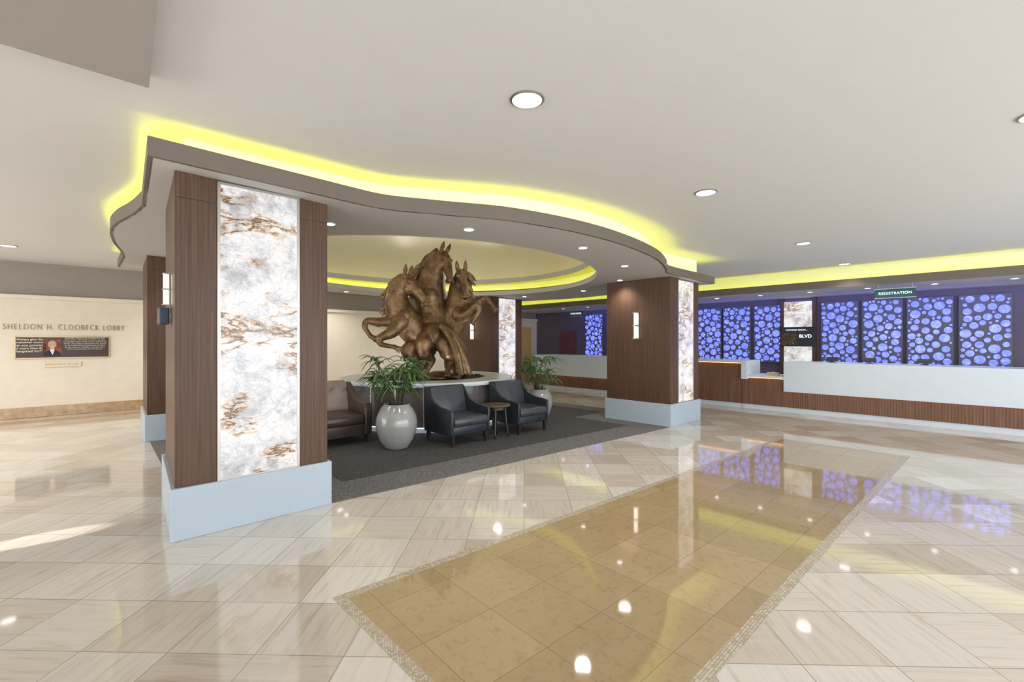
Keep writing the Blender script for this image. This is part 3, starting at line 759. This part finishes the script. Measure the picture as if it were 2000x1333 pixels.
for k in range(8): btn.append((-W+.24+k*.21,.78))
for j in range(nz+1):
    for i in range(nx+1):
        x=-W+.13+(2*W-.26)*i/nx; z=.42+.50*j/nz
        edge=min(1,min(j,nz-j)/3.0); d=.05*math.sqrt(edge)
        for bx,bz in btn: d-=.04*math.exp(-((x-bx)**2+(z-bz)**2)/.0012)
        V.append((x,.22+(z-.42)*.18-d,z))
for j in range(nz):
    for i in range(nx): F.append((j*(nx+1)+i,j*(nx+1)+i+1,(j+1)*(nx+1)+i+1,(j+1)*(nx+1)+i))
back=mesh('backrest',V,F,TAUPEL,e,smooth=True)
profile_x('back_frame',[(.21,.30),(.24,.50),(.30,.92),(.34,.94),(.42,.92),(.42,.12),(.25,.12)],-W+.13,W-.13,TAUPEL,e,.015)
for bx,bz in btn:
    v,f=sphere_d((bx,.22+(bz-.42)*.18-.016,bz),.015,8,6); mesh('tuft_button',v,f,TAUPEL,e,smooth=True)
for x in (-W+.08,W-.08):
    for y in (-.36,.36): box('leg',x-.025,x+.025,y-.025,y+.025,0,.12,LEGW,e)

# ---------------------------------------------------------------- potted palms
def palm(loc,sc,seed,label,n=13,hi=1.0):
    rnd=random.Random(seed)
    e=empty('potted_palm',loc,rnd.uniform(0,6),label,'plant','potted palms'); e.scale=(sc,sc,sc)
    lathe('pot',[(0,0),(.15,0),(.18,.02),(.25,.14),(.295,.28),(.305,.38),(.285,.49),(.24,.58),(.195,.635),(.185,.655),(.165,.655),(.165,.62),(.0,.61)],POT,e,seg=48)
    disc('soil',.168,.63,SOIL,e,24)
    stems=[];L=[]
    for k in range(n):
        a=rnd.uniform(0,6.28); r0=rnd.uniform(.02,.10); hgt=rnd.uniform(.15,.64)*hi; lean=rnd.uniform(.05,.34)
        b=(r0*math.cos(a),r0*math.sin(a),.62); t=(b[0]+lean*math.cos(a),b[1]+lean*math.sin(a),.62+hgt)
        m=((b[0]+t[0])/2-.02*math.cos(a),(b[1]+t[1])/2-.02*math.sin(a),.62+hgt*.6)
        stems.append(tube_d([b+(.008,),m+(.006,),t+(.004,)],6,3))
        nl=rnd.randint(7,10)
        for q in range(nl):
            fa=a+math.radians(-120+240*q/(nl-1))+rnd.uniform(-.1,.1); ln=rnd.uniform(.20,.36); up=rnd.uniform(.35,1.15)
            wv=rnd.uniform(.012,.019); P=[]
            dr=rnd.uniform(.75,1.05)
            for s in range(6):
                u=s/5; rr=ln*u*.85; z=t[2]+ln*(up*u-dr*u*u)
                ww=wv*math.sin(math.pi*min(1,.12+u*.85))*1.1
                cx=t[0]+rr*math.cos(fa);cy=t[1]+rr*math.sin(fa)
                P.append(((cx-ww*math.sin(fa),cy+ww*math.cos(fa),z-.004),(cx,cy,z+.004),(cx+ww*math.sin(fa),cy-ww*math.cos(fa),z-.004)))
            V=[p for tr in P for p in tr];F=[]
            for s in range(5): F+=[(s*3,s*3+1,s*3+4,s*3+3),(s*3+1,s*3+2,s*3+5,s*3+4)]
            L.append((V,F))
    m=merge(stems); mesh('cane',m[0],m[1],CANE,e,smooth=True)
    m=merge(L); mesh('leaves',m[0],m[1],LEAF,e,recalc=False)
palm((3.42,6.10,.01),1.0,3,'green fan palm in glossy grey egg-shaped pot beside armchair',28,1.1)
palm((6.86,6.42,.01),.92,11,'green fan palm in grey glazed pot behind the far armchair',24,1.1)
palm((2.75,8.9,.01),1.0,21,'green fan palm in grey pot behind the sofa',20,1.1)

# ---------------------------------------------------------------- lights
def area(name,loc,rot,sx,sy,p,c):
    l=bpy.data.lights.new(name,'AREA'); l.shape='RECTANGLE'; l.size=sx; l.size_y=sy; l.energy=p; l.color=c
    o=bpy.data.objects.new(name,l); o.location=loc; o.rotation_euler=rot; COL.objects.link(o); return o
R90=math.radians(90)
area('window_daylight',(4,-5.8,1.7),(R90,0,0),16,2.8,600,(.90,.95,1))
area('window_daylight',(-6.8,4,1.7),(R90,0,-R90),16,2.8,460,(1,.97,.92))
area('wall_wash_blue',(13.9,4.5,2.78),(0,math.radians(-40),0),.2,14,70,(.13,.18,1))
for (sx,sy,sz),(tx,ty),ang,pw in [((-6.6,5.75,2.2),(-.25,5.30),2.6,5200),((-6.6,7.4,2.0),(-1.6,6.6),2.2,3500)]:
    l=bpy.data.lights.new('sunbeam','SPOT'); l.energy=pw; l.spot_size=math.radians(ang); l.spot_blend=.35; l.shadow_soft_size=.02; l.color=(1,.93,.82)
    o=bpy.data.objects.new('sunbeam',l); o.location=(sx,sy,sz); d=Vector((tx,ty,0))-o.location; o.rotation_euler=d.to_track_quat('-Z','Y').to_euler(); COL.objects.link(o)
w=bpy.data.worlds.new('world'); S.world=w; w.use_nodes=True
w.node_tree.nodes['Background'].inputs[0].default_value=(.95,.98,1,1); w.node_tree.nodes['Background'].inputs[1].default_value=1.15

cam=bpy.data.cameras.new('camera'); cam.lens=16; cam.sensor_width=36; cam.clip_start=.05
co=bpy.data.objects.new('camera',cam); co.location=(0,0,1.6); co.rotation_euler=(R90,0,TH); COL.objects.link(co); S.camera=co
